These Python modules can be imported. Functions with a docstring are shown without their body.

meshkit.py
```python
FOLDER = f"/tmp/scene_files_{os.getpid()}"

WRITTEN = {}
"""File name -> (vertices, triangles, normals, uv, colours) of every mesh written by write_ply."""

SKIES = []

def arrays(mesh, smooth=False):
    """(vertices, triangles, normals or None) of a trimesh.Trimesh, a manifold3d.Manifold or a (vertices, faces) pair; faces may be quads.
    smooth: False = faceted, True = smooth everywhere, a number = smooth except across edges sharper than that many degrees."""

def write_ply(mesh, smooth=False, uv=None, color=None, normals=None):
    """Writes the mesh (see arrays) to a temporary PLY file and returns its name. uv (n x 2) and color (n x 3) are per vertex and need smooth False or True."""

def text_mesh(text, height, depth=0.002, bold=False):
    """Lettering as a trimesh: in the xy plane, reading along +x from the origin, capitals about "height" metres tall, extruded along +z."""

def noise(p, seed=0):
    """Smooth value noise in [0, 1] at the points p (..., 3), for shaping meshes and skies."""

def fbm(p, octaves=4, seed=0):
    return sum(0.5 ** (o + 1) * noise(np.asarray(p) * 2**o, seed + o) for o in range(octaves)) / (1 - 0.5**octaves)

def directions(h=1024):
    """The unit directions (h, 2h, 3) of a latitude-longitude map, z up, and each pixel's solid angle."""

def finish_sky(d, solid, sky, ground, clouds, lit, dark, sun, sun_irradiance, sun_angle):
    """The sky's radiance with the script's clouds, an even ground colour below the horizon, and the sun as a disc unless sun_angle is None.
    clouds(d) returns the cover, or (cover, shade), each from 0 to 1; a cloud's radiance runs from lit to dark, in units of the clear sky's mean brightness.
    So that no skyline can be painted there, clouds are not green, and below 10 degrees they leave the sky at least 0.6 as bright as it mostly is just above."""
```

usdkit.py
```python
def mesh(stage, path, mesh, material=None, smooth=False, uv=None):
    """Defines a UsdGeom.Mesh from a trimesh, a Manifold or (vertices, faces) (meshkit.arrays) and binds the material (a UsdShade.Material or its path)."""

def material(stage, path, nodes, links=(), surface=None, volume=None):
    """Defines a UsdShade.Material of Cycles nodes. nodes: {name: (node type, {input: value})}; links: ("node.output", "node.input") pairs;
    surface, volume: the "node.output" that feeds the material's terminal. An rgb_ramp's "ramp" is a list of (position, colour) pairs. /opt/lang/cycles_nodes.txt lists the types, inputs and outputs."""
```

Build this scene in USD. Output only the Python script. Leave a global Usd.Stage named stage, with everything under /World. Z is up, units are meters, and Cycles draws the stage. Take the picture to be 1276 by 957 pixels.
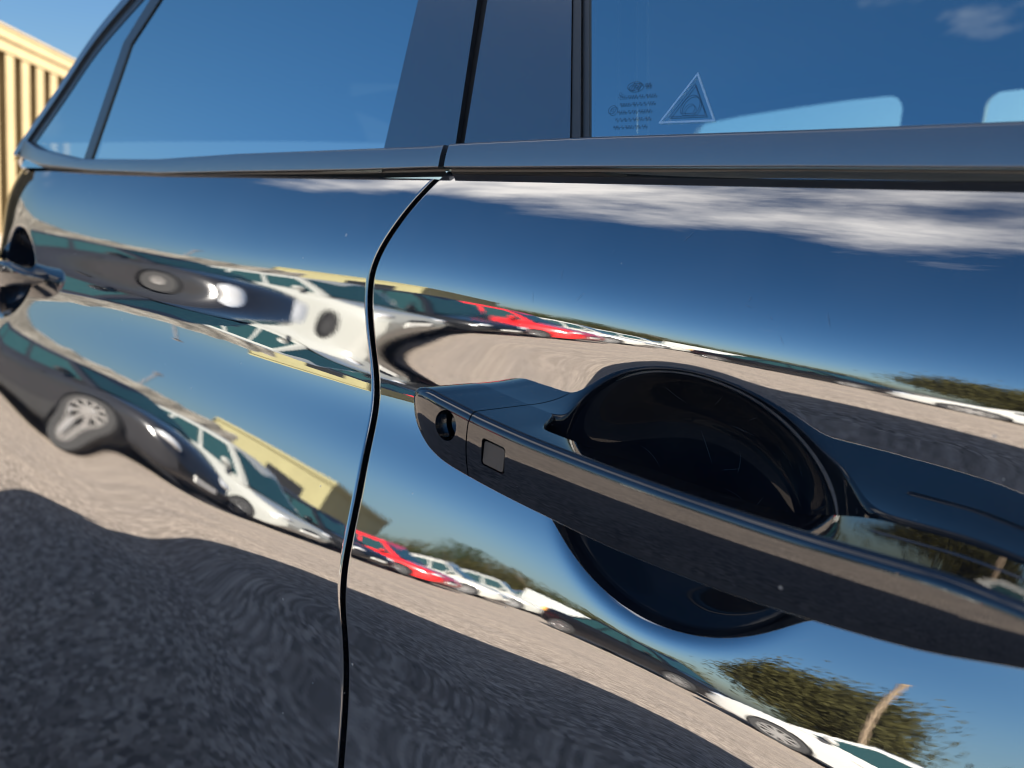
import math, random
import numpy as np, trimesh, manifold3d, usdkit, meshkit
from shapely.geometry import Polygon, box as sbox
from scipy.interpolate import BSpline, RectBivariateSpline
from pxr import Usd, UsdGeom, UsdLux, UsdShade, Gf, Sdf

# ------------------------------------------------------------------ camera, sky, sun, exposure
stage = Usd.Stage.CreateInMemory()
UsdGeom.SetStageUpAxis(stage, 'Z')
UsdGeom.SetStageMetersPerUnit(stage, 1.0)
UsdGeom.Xform.Define(stage, '/World')
UsdGeom.Scope.Define(stage, '/World/Looks')
CAM = np.array([0.0, -0.30, 0.95])
c_fwd = np.array([-0.63411397, 0.75352101, -0.17350955])
c_right = np.array([0.7499087, 0.65400374, 0.09957939])
c_down = np.array([0.18851106, -0.06697163, -0.97978487])
cam = UsdGeom.Camera.Define(stage, '/World/camera')
rows = [list(c_right) + [0], list(-c_down) + [0], list(-c_fwd) + [0], list(CAM) + [1]]
cam.AddTransformOp().Set(Gf.Matrix4d(*[float(x) for r in rows for x in r]))
cam.CreateHorizontalApertureAttr(36.0); cam.CreateVerticalApertureAttr(27.0)
cam.CreateFocalLengthAttr(36.0 * 920 / 1276)
cam.CreateClippingRangeAttr(Gf.Vec2f(0.01, 2000))
cam.CreateFStopAttr(7.5); cam.CreateFocusDistanceAttr(0.40)
cam.CreateExposureAttr(2.4)

SUN_EL = math.radians(27.0)
SUN_XY = np.array([0.40, 0.92]); SUN_XY /= np.linalg.norm(SUN_XY)
to_sun = np.array([*(SUN_XY * math.cos(SUN_EL)), math.sin(SUN_EL)])
SUN_ROT = math.atan2(to_sun[0], to_sun[1])
CLOUD = 9.0
dome = UsdLux.DomeLight.Define(stage, '/World/sky')
M_sky = usdkit.material(stage, '/World/Looks/sky', {
    'sky': ('sky_texture', {'sky_type': 'single_scattering', 'sun_disc': False, 'sun_elevation': SUN_EL, 'sun_rotation': SUN_ROT, 'altitude': 100.0, 'air_density': 1.0, 'aerosol_density': 2.0, 'ozone_density': 3.0}),
    'tc': ('texture_coordinate', {}),
    'sep': ('separate_xyz', {}),
    'den': ('math', {'math_type': 'add', 'value2': 0.18}),
    'px': ('math', {'math_type': 'divide'}), 'py': ('math', {'math_type': 'divide'}),
    'comb': ('combine_xyz', {}),
    'map': ('mapping', {'location': (0.3, 1.1, 0.0), 'rotation': (0, 0, 0.12), 'scale': (1.3, 2.6, 1.0)}),
    'bsh': ('math', {'math_type': 'add', 'value2': 0.33}), 'bab': ('math', {'math_type': 'absolute'}), 'bnd': ('map_range', {'range_type': 'smoothstep', 'from_min': 0.02, 'from_max': 0.37, 'to_min': 0.52, 'to_max': 0.0, 'clamp': True}), 'nb': ('math', {'math_type': 'add'}), 'nm': ('math', {'math_type': 'multiply_add', 'value2': 1.9, 'value3': -0.65}), 'xb': ('map_range', {'range_type': 'smoothstep', 'from_min': -1.3, 'from_max': -0.55, 'to_min': 0.42, 'to_max': 1.0, 'clamp': True}), 'bx': ('math', {'math_type': 'multiply'}),
    'n': ('noise_texture', {'scale': 0.95, 'detail': 9.0, 'roughness': 0.58, 'distortion': 0.25}),
    'ramp': ('rgb_ramp', {'ramp': [(0.0, (0, 0, 0)), (0.56, (0, 0, 0)), (0.66, (.13,) * 3), (0.78, (.45,) * 3), (0.92, (.85,) * 3), (1.0, (.92,) * 3)]}),
    'low': ('map_range', {'from_min': 0.18, 'from_max': 0.5, 'to_min': 0.0, 'to_max': 1.0, 'clamp': True}),
    'fac': ('math', {'math_type': 'multiply'}),
    'mix': ('mix_color', {'blend_type': 'mix', 'use_clamp': False, 'b': (CLOUD, CLOUD * 0.95, CLOUD * 0.9)}),
    'sat': ('hsv', {'saturation': 1.25, 'value': 0.67, 'fac': 1.0}),
    'bg': ('background_shader', {'strength': 0.05})},
    [('tc.generated', 'sep.vector'), ('sep.z', 'den.value1'), ('sep.x', 'px.value1'), ('den.value', 'px.value2'), ('sep.y', 'py.value1'), ('den.value', 'py.value2'),
     ('px.value', 'comb.x'), ('py.value', 'comb.y'), ('comb.vector', 'map.vector'), ('map.vector', 'n.vector'), ('py.value', 'bsh.value1'), ('bsh.value', 'bab.value1'), ('bab.value', 'bnd.value'), ('px.value', 'xb.value'), ('bnd.result', 'bx.value1'), ('xb.result', 'bx.value2'), ('n.fac', 'nm.value1'), ('nm.value', 'nb.value1'), ('bx.value', 'nb.value2'), ('nb.value', 'ramp.fac'), ('sep.z', 'low.value'),
     ('ramp.color', 'fac.value1'), ('low.result', 'fac.value2'), ('fac.value', 'mix.fac'), ('sky.color', 'sat.color'), ('sat.color', 'mix.a'), ('mix.result', 'bg.color')], surface='bg.background')
UsdShade.MaterialBindingAPI.Apply(dome.GetPrim()).Bind(M_sky)
sun = UsdLux.DistantLight.Define(stage, '/World/sun')
sun.CreateNormalizeAttr(True); sun.CreateIntensityAttr(1.25); sun.CreateAngleAttr(0.5); sun.CreateColorAttr(Gf.Vec3f(1.0, 0.94, 0.84))
zax = to_sun; xax = np.cross([0, 0, 1.0], zax); xax /= np.linalg.norm(xax); yax = np.cross(zax, xax)
sun.AddTransformOp().Set(Gf.Matrix4d(*[float(v) for r in ([*xax, 0], [*yax, 0], [*zax, 0], [0, 0, 50, 1]) for v in r]))

# ------------------------------------------------------------------ materials
L = '/World/Looks/'
def plain(name, col, rough=0.5, metal=0.0, ior=1.5, spec=None, coat=0.0):
    p = {'base_color': col, 'roughness': rough, 'metallic': metal, 'ior': ior, 'coat_weight': coat}
    return usdkit.material(stage, L + name, {'p': ('principled_bsdf', p)}, surface='p.BSDF')
def noisy(name, c1, c2, scale, rough=0.8, bump=0.0, detail=6.0, dist=0.01, mid=(0.35, 0.65), ior=1.45, stretch=(1, 1, 1)):
    nodes = {'g': ('geometry', {}), 'm': ('mapping', {'scale': stretch}), 'n': ('noise_texture', {'scale': scale, 'detail': detail, 'roughness': 0.62}),
             'r': ('rgb_ramp', {'ramp': [(0, c1), (mid[0], c1), (mid[1], c2), (1, c2)]}), 'p': ('principled_bsdf', {'roughness': rough, 'ior': ior})}
    links = [('g.position', 'm.vector'), ('m.vector', 'n.vector'), ('n.fac', 'r.fac'), ('r.color', 'p.base_color')]
    if bump:
        nodes['b'] = ('bump', {'strength': bump, 'distance': dist})
        links += [('n.fac', 'b.height'), ('b.normal', 'p.normal')]
    return usdkit.material(stage, L + name, nodes, links, surface='p.BSDF')

def paint(name, col, ior, orange=0.0, dust=True):
    nodes = {'g': ('geometry', {}), 'v': ('voronoi_texture', {'scale': 58.0, 'randomness': 1.0}),
             'n': ('noise_texture', {'scale': 26.0, 'detail': 3.0}),
             'nm': ('noise_texture', {'scale': 9.0, 'detail': 4.0}),
             'size': ('map_range', {'from_min': 0.40, 'from_max': 0.72, 'to_min': 0.0, 'to_max': 0.085, 'clamp': True}),
             'lt': ('math', {'math_type': 'less_than'}),
             'film': ('map_range', {'from_min': 0.4, 'from_max': 0.75, 'to_min': 0.0, 'to_max': 0.012, 'clamp': True}),
             'sum': ('math', {'math_type': 'multiply_add', 'value2': 0.33}),
             'col': ('mix_color', {'blend_type': 'mix', 'a': col, 'b': (.42, .40, .37)}),
             'p': ('principled_bsdf', {'roughness': 0.012, 'ior': ior, 'specular_tint': (1.0, 1.0, 1.0)}),
             'd': ('diffuse_bsdf', {'color': (.45, .43, .40)}),
             'mx': ('mix_closure', {}),
             'ob': ('noise_texture', {'scale': 420.0, 'detail': 1.5}), 'b': ('bump', {'strength': 1.0, 'distance': orange})}
    links = [('g.position', 'v.vector'), ('g.position', 'n.vector'), ('g.position', 'nm.vector'), ('g.position', 'ob.vector'), ('nm.fac', 'size.value'), ('v.distance', 'lt.value1'), ('size.result', 'lt.value2'),
             ('n.fac', 'film.value'), ('lt.value', 'sum.value1'), ('film.result', 'sum.value3'), ('sum.value', 'mx.fac'),
             ('p.BSDF', 'mx.closure1'), ('d.BSDF', 'mx.closure2'), ('ob.fac', 'b.height')]
    nodes['p'][1]['base_color'] = col
    if orange: links += [('b.normal', 'p.normal')]
    if not dust: return usdkit.material(stage, L + name, {'p': nodes['p']}, surface='p.BSDF')
    return usdkit.material(stage, L + name, nodes, links, surface='mx.closure')

def pane(name, tint, ior, rough=0.0):
    return usdkit.material(stage, L + name, {'t': ('transparent_bsdf', {'color': tint}), 'gl': ('glossy_bsdf', {'color': (.88, 1, 1), 'roughness': rough, 'distribution': 'ggx'}),
        'f': ('fresnel', {'IOR': ior}), 'm': ('mix_closure', {})}, [('f.fac', 'm.fac'), ('t.BSDF', 'm.closure1'), ('gl.BSDF', 'm.closure2')], surface='m.closure')

BLACK = (0.0035, 0.0042, 0.0065)
M = {}
M['black_paint'] = paint('black_paint', BLACK, 4.6, orange=0.0000022)
M['cup_paint'] = paint('cup_paint', BLACK, 1.36)
M['handle_paint'] = paint('handle_paint', BLACK, 1.9, orange=0.0)
M['seam'] = plain('seam_rubber', (0.004, 0.004, 0.005), 0.6)
M['rubber'] = plain('window_rubber', (0.006, 0.007, 0.008), 0.38, ior=1.7)
M['satin'] = noisy('satin_black_trim', (0.010, 0.012, 0.016), (0.014, 0.016, 0.020), 900.0, 0.27, 0.06, dist=0.0004, ior=2.9)
M['pillar'] = noisy('pillar_film', (0.008, 0.010, 0.014), (0.010, 0.012, 0.017), 600.0, 0.16, 0.03, dist=0.0003, ior=2.9)
M['glass'] = pane('tinted_glass', (0.72, 0.90, 0.88), 9.0)
M['left_glass'] = pane('clear_green_glass', (0.74, 0.96, 0.93), 1.5)
M['dark_glass'] = plain('privacy_glass', (0.004, 0.006, 0.008), 0.01, ior=5.0)
M['privacy'] = pane('privacy_pane', (0.30, 0.36, 0.38), 12.0)
M['chrome'] = plain('lock_metal', (0.55, 0.60, 0.66), 0.16, 1.0)
M['pad'] = noisy('touch_pad', (0.008, 0.008, 0.009), (0.02, 0.02, 0.021), 2600.0, 0.30, 0.6, dist=0.0004, ior=1.7)
M['interior'] = plain('dark_interior', (0.006, 0.007, 0.009), 0.8)
M['inner_trim'] = plain('inner_pillar_plastic', (0.06, 0.07, 0.085), 0.6)
def ink(name, col, a):
    return usdkit.material(stage, L + name, {'t': ('transparent_bsdf', {}), 'd': ('diffuse_bsdf', {'color': col}), 'm': ('mix_closure', {'fac': a})}, [('t.BSDF', 'm.closure1'), ('d.BSDF', 'm.closure2')], surface='m.closure')
M['print'] = ink('glass_print', (0.02, 0.03, 0.05), .26)
M['print_light'] = ink('glass_print_pale', (0.40, 0.50, 0.60), .16)
M['tyre'] = plain('tyre_rubber', (0.018, 0.018, 0.019), 0.75)
M['alloy'] = plain('alloy', (0.62, 0.62, 0.63), 0.25, 0.9)
M['car_glass'] = plain('car_glass', (0.012, 0.035, 0.038), 0.03, ior=1.6)
M['car_dark'] = plain('car_black_plastic', (0.012, 0.012, 0.013), 0.5)
M['lamp_clear'] = plain('headlamp', (0.75, 0.76, 0.78), 0.10, 0.6)
M['lamp_red'] = plain('tail_lamp', (0.40, 0.012, 0.01), 0.15)
M['lamp_amber'] = plain('amber_lamp', (0.75, 0.30, 0.03), 0.2)
M['plate'] = plain('number_plate', (0.70, 0.62, 0.20), 0.4)
M['plate_white'] = plain('number_plate_white', (0.75, 0.75, 0.72), 0.4)

# ------------------------------------------------------------------ helpers
used = {}
def numbered(parent, name):
    k = (parent, name); n = used.get(k, 0); used[k] = n + 1
    return f'{parent}/{name}' if n == 0 else f'{parent}/{name}_{n:03d}'
def path_of(parent): return '/World' if parent is None else str(parent.GetPath())
def obj(name, mesh, mat, parent=None, smooth=False):
    return usdkit.mesh(stage, numbered(path_of(parent), name), mesh, M[mat] if isinstance(mat, str) else mat, smooth=smooth).GetPrim()
def tag(p, label=None, cat=None, group=None, kind=None):
    for k, v in (('label', label), ('category', cat), ('group', group), ('kind', kind)):
        if v: p.SetCustomDataByKey(k, v)
    return p
def thing(name, label, cat, loc=(0, 0, 0), rotz=0.0, group=None):
    x = UsdGeom.Xform.Define(stage, numbered('/World', name))
    x.AddTranslateOp().Set(Gf.Vec3d(*[float(v) for v in loc])); x.AddRotateZOp().Set(float(math.degrees(rotz)))
    return tag(x.GetPrim(), label, cat, group)
def cat(ms): return trimesh.util.concatenate(ms)
def bx(x0, x1, y0, y1, z0, z1):
    m = trimesh.creation.box([x1 - x0, y1 - y0, z1 - z0]); m.apply_translation([(x0 + x1) / 2, (y0 + y1) / 2, (z0 + z1) / 2]); return m
def cyl(r, h, at, axis='y', n=28):
    m = trimesh.creation.cylinder(r, h, sections=n)
    if axis == 'y': m.apply_transform(trimesh.transformations.rotation_matrix(math.pi / 2, [1, 0, 0]))
    if axis == 'x': m.apply_transform(trimesh.transformations.rotation_matrix(math.pi / 2, [0, 1, 0]))
    m.apply_translation(at); return m
def grid(P, flip=False):
    """P: rows x cols x 3 -> triangles"""
    r, c = P.shape[:2]; idx = np.arange(r * c).reshape(r, c)
    q = np.stack([idx[:-1, :-1], idx[:-1, 1:], idx[1:, 1:], idx[1:, :-1]], -1).reshape(-1, 4)
    f = np.vstack([q[:, [0, 1, 2]], q[:, [0, 2, 3]]])
    if flip: f = f[:, ::-1]
    return trimesh.Trimesh(P.reshape(-1, 3), f, process=False)
def quad(*p):
    return trimesh.Trimesh(np.array(p, float), [[0, 1, 2], [0, 2, 3]], process=False)
def to_manifold(m):
    return manifold3d.Manifold(manifold3d.Mesh(np.asarray(m.vertices, np.float32), np.asarray(m.faces, np.uint32)))
def sstep(a, b, x):
    t = np.clip((x - a) / (b - a), 0, 1); return t * t * t * (t * (6 * t - 15) + 10)

# ------------------------------------------------------------------ the black car: door skin (y over x and height)
Z0 = 0.95                                   # camera height; door heights below are relative to it
xk = np.array([-1.3, -.9, -.65, -.45, -.33, -.22, -.1, .1])
zk = np.array([-.45, -.36, -.3, -.26, -.23, -.2, -.17, -.14, -.11, -.09, -.07, -.055, -.045, -.037, -.029, -.02, -.01, .01, .06])
TILT = np.radians(np.array([[-18.8,-16.2,-11.4,-3.6,2.8,7.9,12.3,15.5,16.7,15.5,12.8,10.2,8.0,6.9,6.6,7.0,8.6,12.9,23.5,32.4,38.5],[-18.0,-16.0,-11.9,-3.9,3.4,8.6,12.4,16.3,18.9,17.0,12.9,9.5,7.7,7.2,7.6,8.3,9.5,13.3,23.5,32.3,38.5],[-14.9,-14.6,-13.1,-4.4,9.1,15.0,14.1,19.3,26.0,20.0,10.7,4.3,3.2,5.6,9.0,12.0,12.7,14.7,23.5,32.2,38.5],[-7.2,-8.4,-9.7,-5.6,11.1,17.6,9.2,13.0,22.4,23.8,15.6,3.5,-1.0,2.0,6.8,11.5,15.0,17.5,24.2,32.3,38.4],[-2.2,-1.7,-1.0,0.0,2.0,3.5,21.6,16.7,19.9,23.3,10.8,8.2,5.7,3.2,4.1,6.6,14.0,19.4,25.0,32.4,38.3],[0.5,3.5,7.5,7.7,2.2,-15.5,9.9,21.7,16.2,29.2,8.4,1.6,2.2,3.5,5.0,2.4,8.1,16.4,24.9,32.5,38.4],[1.6,3.9,6.5,9.2,11.4,-1.7,6.4,16.5,14.0,30.7,8.5,-0.5,0.0,-4.3,4.3,2.1,10.4,18.7,25.2,32.5,38.3],[2.2,4.1,7.2,11.3,11.8,2.3,-6.7,15.2,25.2,26.4,8.2,-9.2,-11.3,-21.2,-6.1,5.7,11.7,17.2,24.6,32.4,38.4],[2.5,4.3,7.2,10.0,10.2,10.1,15.2,21.1,9.9,17.9,3.1,-12.2,-5.3,-4.9,3.5,6.6,8.7,14.1,24.0,32.4,38.5],[2.6,4.3,7.1,9.4,10.3,13.0,17.8,19.4,15.3,13.5,2.1,-6.6,-6.3,-4.4,-1.1,2.7,7.1,13.2,23.9,32.5,38.5]]))
def clamped(k): return np.r_[[k[0]] * 3, k, [k[-1]] * 3]
def basis(x, k): return BSpline.design_matrix(np.clip(x, k[0], k[-1] - 1e-9), clamped(k), 3).toarray()
gz = np.linspace(-.85, .08, 1861); gx = np.linspace(-1.3, .1, 71)
_t = np.tan(basis(gx, xk) @ TILT @ basis(gz, zk).T)
_low = np.clip((-.22 - gz[None]) / .04, 0, 1)
_t = _t * (1 - _low) + _low * (.004 + .03 * np.logaddexp(0, (_t - .004) / .03))
_t = np.where(gz[None] < -.45, _t * np.clip((gz[None] + .85) / .4, -1, 1), _t)
_I = np.concatenate([np.zeros((len(gx), 1)), np.cumsum((_t[:, 1:] + _t[:, :-1]) / 2 * np.diff(gz), axis=1)], axis=1)
_I -= _I[:, [int(np.searchsorted(gz, -.03))]]
SKIN = RectBivariateSpline(gx, gz, _I)
CUP_TILT = math.radians(-11.0)
def bowl(x, z, cx, cz, a, b, depth):
    u = (x - cx) * math.cos(CUP_TILT) + (z - cz) * math.sin(CUP_TILT); w_ = -(x - cx) * math.sin(CUP_TILT) + (z - cz) * math.cos(CUP_TILT)
    d = (1 - np.sqrt((u / a) ** 2 + (w_ / b) ** 2)) * b
    w = 0.0024
    s = w * np.logaddexp(0, (d + 0.001) / w)          # soft lip
    return depth * (1 - np.exp(-(s / 0.017) ** 1.6))
def skin(x, z):
    """outward face of the body side; x in metres, z relative to Z0"""
    x, z = np.asarray(x, float), np.asarray(z, float)
    y = SKIN.ev(np.clip(x, -1.3, .1), z + .012 * (np.clip(x, -1.3, .1) + .45))
    y = y + np.where(x < -1.0, .55 * (x + 1.0) ** 2, 0) + np.where(x > .5, .05 * (x - .5) ** 2, 0)
    y = y + bowl(x, z, -.1460, -.1005, .0690, .0550, .030) + bowl(x, z, -1.062, -.082, .0715, .0545, .030)
    return y
# rear edge of the front door (x over height)
_gap = np.array([[.06, -.3450], [.0415, -.3528], [.029, -.3615], [.0105, -.3694], [-.0132, -.3772], [-.0260, -.3802], [-.0390, -.3785], [-.0513, -.3742], [-.0708, -.3670], [-.0855, -.3622], [-.1049, -.3562], [-.1278, -.3496], [-.1552, -.3430], [-.1868, -.3372], [-.2205, -.3322], [-.2697, -.3268], [-.3197, -.3205], [-.38, -.3135], [-.5, -.302], [-.8, -.285]])[::-1]
from scipy.interpolate import UnivariateSpline
_gs = UnivariateSpline(_gap[:, 0], _gap[:, 1], k=3, s=6e-6)
def gapx(z): return _gs(z)
def trim_bottom(x): return np.interp(x, [-1.1535, -1.0418, -.8887, -.7329, -.5865, -.4279, -.3519, -.3165, -.2078, -.1272, -.0455, .3], [.0587, .0470, .0415, .0402, .0427, .0449, .0466, .0466, .0474, .0477, .0474, .047])
def trim_top(x): return np.interp(x, [-1.1454, -1.0707, -.9289, -.748, -.5982, -.436, -.3623, -.3338, -.2388, -.1289, -.0485, .3], [.0806, .0676, .0546, .0540, .0581, .0600, .0606, .0621, .0638, .0644, .0652, .066])

car = thing('black_car', 'glossy black car seen along its side from beside the front door handle', 'car')
R_EDGE = 0.0014
def edge_roll(off):
    """inward roll and flange at a panel edge: off<0 lies on the flange"""
    d = np.clip(off, 0, R_EDGE)
    return R_EDGE - np.sqrt(np.maximum(R_EDGE ** 2 - (R_EDGE - d) ** 2, 0))
def door(name, xa_fn, xb_fn, zs, n, dense):
    # columns: offsets from the edge xa (rear) to xb (front); both edges rolled
    z = zs[:, None]
    xa, xb = xa_fn(zs)[:, None], xb_fn(zs)[:, None]
    e = np.array([0, .0001, .0003, .0006, .001, .0015, .002, .0028, .0036, .0050])
    t = dense
    cols = [xa + e[None], xa + .005 + (xb - xa - .010) * t[None, 1:-1], xb - e[None, ::-1]]
    X = np.concatenate([np.broadcast_to(c, (len(zs), c.shape[1])) for c in cols], axis=1)
    Zg = np.broadcast_to(z, X.shape)
    Y = skin(X, Zg)
    Y = Y + edge_roll(np.minimum(X - xa, xb - X))
    P = np.stack([X, Y, Zg + Z0], -1)
    fl = P[:, :1].copy(); fl[..., 1] += .022; fr = P[:, -1:].copy(); fr[..., 1] += .022
    P = np.concatenate([fl, P, fr], axis=1)
    top = P[-1:].copy(); top[..., 1] += .02; top[..., 2] += .001
    P = np.concatenate([P, top], axis=0)
    return obj(name, grid(P), 'black_paint', car, smooth=50)
def zrows(top_fn):
    return np.unique(np.round(np.concatenate([np.linspace(-.70, -.40, 24), np.arange(-.40, .0440, .0019)]), 5))
dz = zrows(None)
G_HALF = .0027
def curve_top(zs, fn): return zs
t_front = np.concatenate([np.linspace(0, .38, 215), np.linspace(.38, 1, 60)[1:]])
zf = dz.copy(); zf[-3:] = zf[-3:]
front_door = door('front_door', lambda z: gapx(z) + G_HALF, lambda z: np.full_like(z, .78), np.append(dz, .0462), 0, t_front)
rear_door = door('rear_door', lambda z: np.full_like(z, -1.135) + .25 * np.clip(-.18 - z, 0, .4), lambda z: gapx(z) - G_HALF, np.append(dz[dz < .0385], [.0395, .0410]), 0, np.linspace(0, 1, 230))
# rear wheel arch side and front wing
def side_panel(name, x0, x1, n, arch_x, arch_r):
    xs = np.linspace(x0, x1, n); zs = np.concatenate([np.linspace(-.70, -.35, 24), np.linspace(-.35, .046, 90)[1:]])
    X, Z = np.meshgrid(xs, zs); P = np.stack([X, skin(X, Z), Z + Z0], -1)
    m = grid(P); cen = m.triangles_center
    keep = (cen[:, 0] - arch_x) ** 2 + (cen[:, 2] - .33) ** 2 > arch_r ** 2
    m.update_faces(keep); m.remove_unreferenced_vertices()
    return obj(name, m, 'black_paint', car, smooth=60)
side_panel('rear_quarter_panel', -2.0, -1.139, 90, -1.42, .36)
side_panel('front_wing', .784, 2.05, 90, 1.32, .36)
for nm, parent, cx, cz in (('handle_cup', front_door, -.1460, -.1005), ('handle_cup', rear_door, -1.062, -.082)):
    th = np.linspace(0, 2 * math.pi, 145); sr = np.concatenate([np.linspace(.001, .85, 34), np.linspace(.85, .978, 22)[1:]])
    Tt, Sr = np.meshgrid(th, sr); Uc, Wc = (.0690 if cx > -.5 else .0715) * Sr * np.cos(Tt), (.0550 if cx > -.5 else .0545) * Sr * np.sin(Tt)
    Xc, Zc = cx + Uc * math.cos(CUP_TILT) - Wc * math.sin(CUP_TILT), cz + Uc * math.sin(CUP_TILT) + Wc * math.cos(CUP_TILT)
    cm = grid(np.stack([Xc, skin(Xc, Zc) - .0004, Zc + Z0], -1)); cm.merge_vertices(); obj(nm, cm, 'cup_paint', parent, smooth=True)
M['scratch'] = plain('hairline_scratch', (.10, .11, .13), .5)
def hairlines(parent, cx, cz, rx, rz, n, seed, length):
    r_ = np.random.default_rng(seed); ms = []
    for k in range(n):
        a = r_.uniform(0, 6.28); q_ = r_.uniform(0, .9); x0, z0 = cx + rx * q_ * math.cos(a), cz + rz * q_ * math.sin(a)
        th0, cv, ln = r_.uniform(0, 3.14), r_.normal() * 22, length * r_.uniform(.3, 1.0); s = np.linspace(0, ln, 9); th_ = th0 + cv * s
        xx, zz_ = x0 + np.cumsum(np.cos(th_)) * ln / 9, z0 + np.cumsum(np.sin(th_)) * ln / 9; w_ = .00005 * np.sin(np.linspace(.15, 3.0, 9)) * r_.uniform(.5, 1.1)
        def pt(s_): X_, Z_ = xx - np.sin(th_) * w_ * s_, zz_ + np.cos(th_) * w_ * s_; return np.stack([X_, skin(X_, Z_) - .00055, Z_ + Z0], -1)
        ms.append(grid(np.stack([pt(-1), pt(1)])))
    tag(obj('hairline_scratches', cat(ms), 'scratch', parent), kind='stuff')
hairlines(front_door, -.146, -.1005, .060, .047, 20, 12, .020)
hairlines(front_door, -.13, -.01, .20, .035, 14, 9, .008)
# dark channel behind the shut line
zz = np.linspace(-.7, .046, 90)
P = np.stack([np.stack([gapx(zz) - .012, skin(gapx(zz), zz) + .019, zz + Z0], -1), np.stack([gapx(zz) + .012, skin(gapx(zz), zz) + .019, zz + Z0], -1)], 1)
obj('shut_line_seal', grid(P), 'seam', car, smooth=True)

# ------------------------------------------------------------------ belt mouldings and lower seals
TUM = math.tan(math.radians(16.0))
def gy(z): return .034 + (z - .066) * TUM      # side glass plane
def sweep(xs, section):
    P = np.stack([section(x) for x in xs])     # n x k x 3
    return grid(np.swapaxes(P, 0, 1), flip=False)
def arc(cy, cz, r, a0, a1, n=8):
    a = np.radians(np.linspace(a0, a1, n)); return np.stack([cy + r * np.cos(a), cz + r * np.sin(a)], -1)
def moulding(x):
    zb, zt = float(trim_bottom(x)) + .0008, float(trim_top(x)) + .0004
    yb = float(skin(x, .044)) - .0055
    h = zt - zb; yt = yb + h * .17
    pts = np.vstack([[[yb + .012, zb - .0004]], [[yb + .003, zb]], arc(yb + .0010, zb + .0010, .0010, 250, 185, 5),
                     [[yb + (yt - yb) * .5 - .0003, zb + h * .5]], arc(yt + .0024, zt - .0024, .0024, 160, 75, 10), [[yt + .010, zt + .0003]], [[yt + .022, zt - .001]]])
    return np.c_[np.full(len(pts), x), pts[:, 0], pts[:, 1] + Z0]
def end_close(P_mesh): return P_mesh
XF = np.concatenate([np.linspace(-.3440, .1, 60), np.linspace(.1, 1.05, 20)[1:]])
XR = np.linspace(-1.165, -.3490, 100)
obj('front_belt_moulding', sweep(XF, moulding), 'satin', car, smooth=38)
obj('rear_belt_moulding', sweep(XR, moulding), 'satin', car, smooth=38)
for xe, sgn in ((-.3440, 1), (-.3490, -1)):      # rounded end caps of the mouldings
    s = moulding(xe); c0 = s.mean(0); c0[0] += sgn * .0
    obj('moulding_end_cap', trimesh.Trimesh(np.vstack([s, c0]), [[i, i + 1, len(s)] for i in range(len(s) - 1)], process=False), 'satin', car)
def lip(x):
    zb = float(trim_bottom(x)); y = float(skin(np.clip(x, -1.2, .1), .044))
    pts = np.array([[y + .004, zb - .0035], [y + .0012, zb - .0006], [y + .0010, zb + .0006], [y + .0016, zb + .0012], [y + .0032, zb + .0014], [y + .0032, zb + .0022], [y + .012, zb + .0024]])
    return np.c_[np.full(len(pts), x), pts[:, 0], pts[:, 1] + Z0]
obj('belt_seal', sweep(XF, lip), 'rubber', car, smooth=30)
obj('belt_seal', sweep(XR, lip), 'rubber', car, smooth=30)

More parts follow.
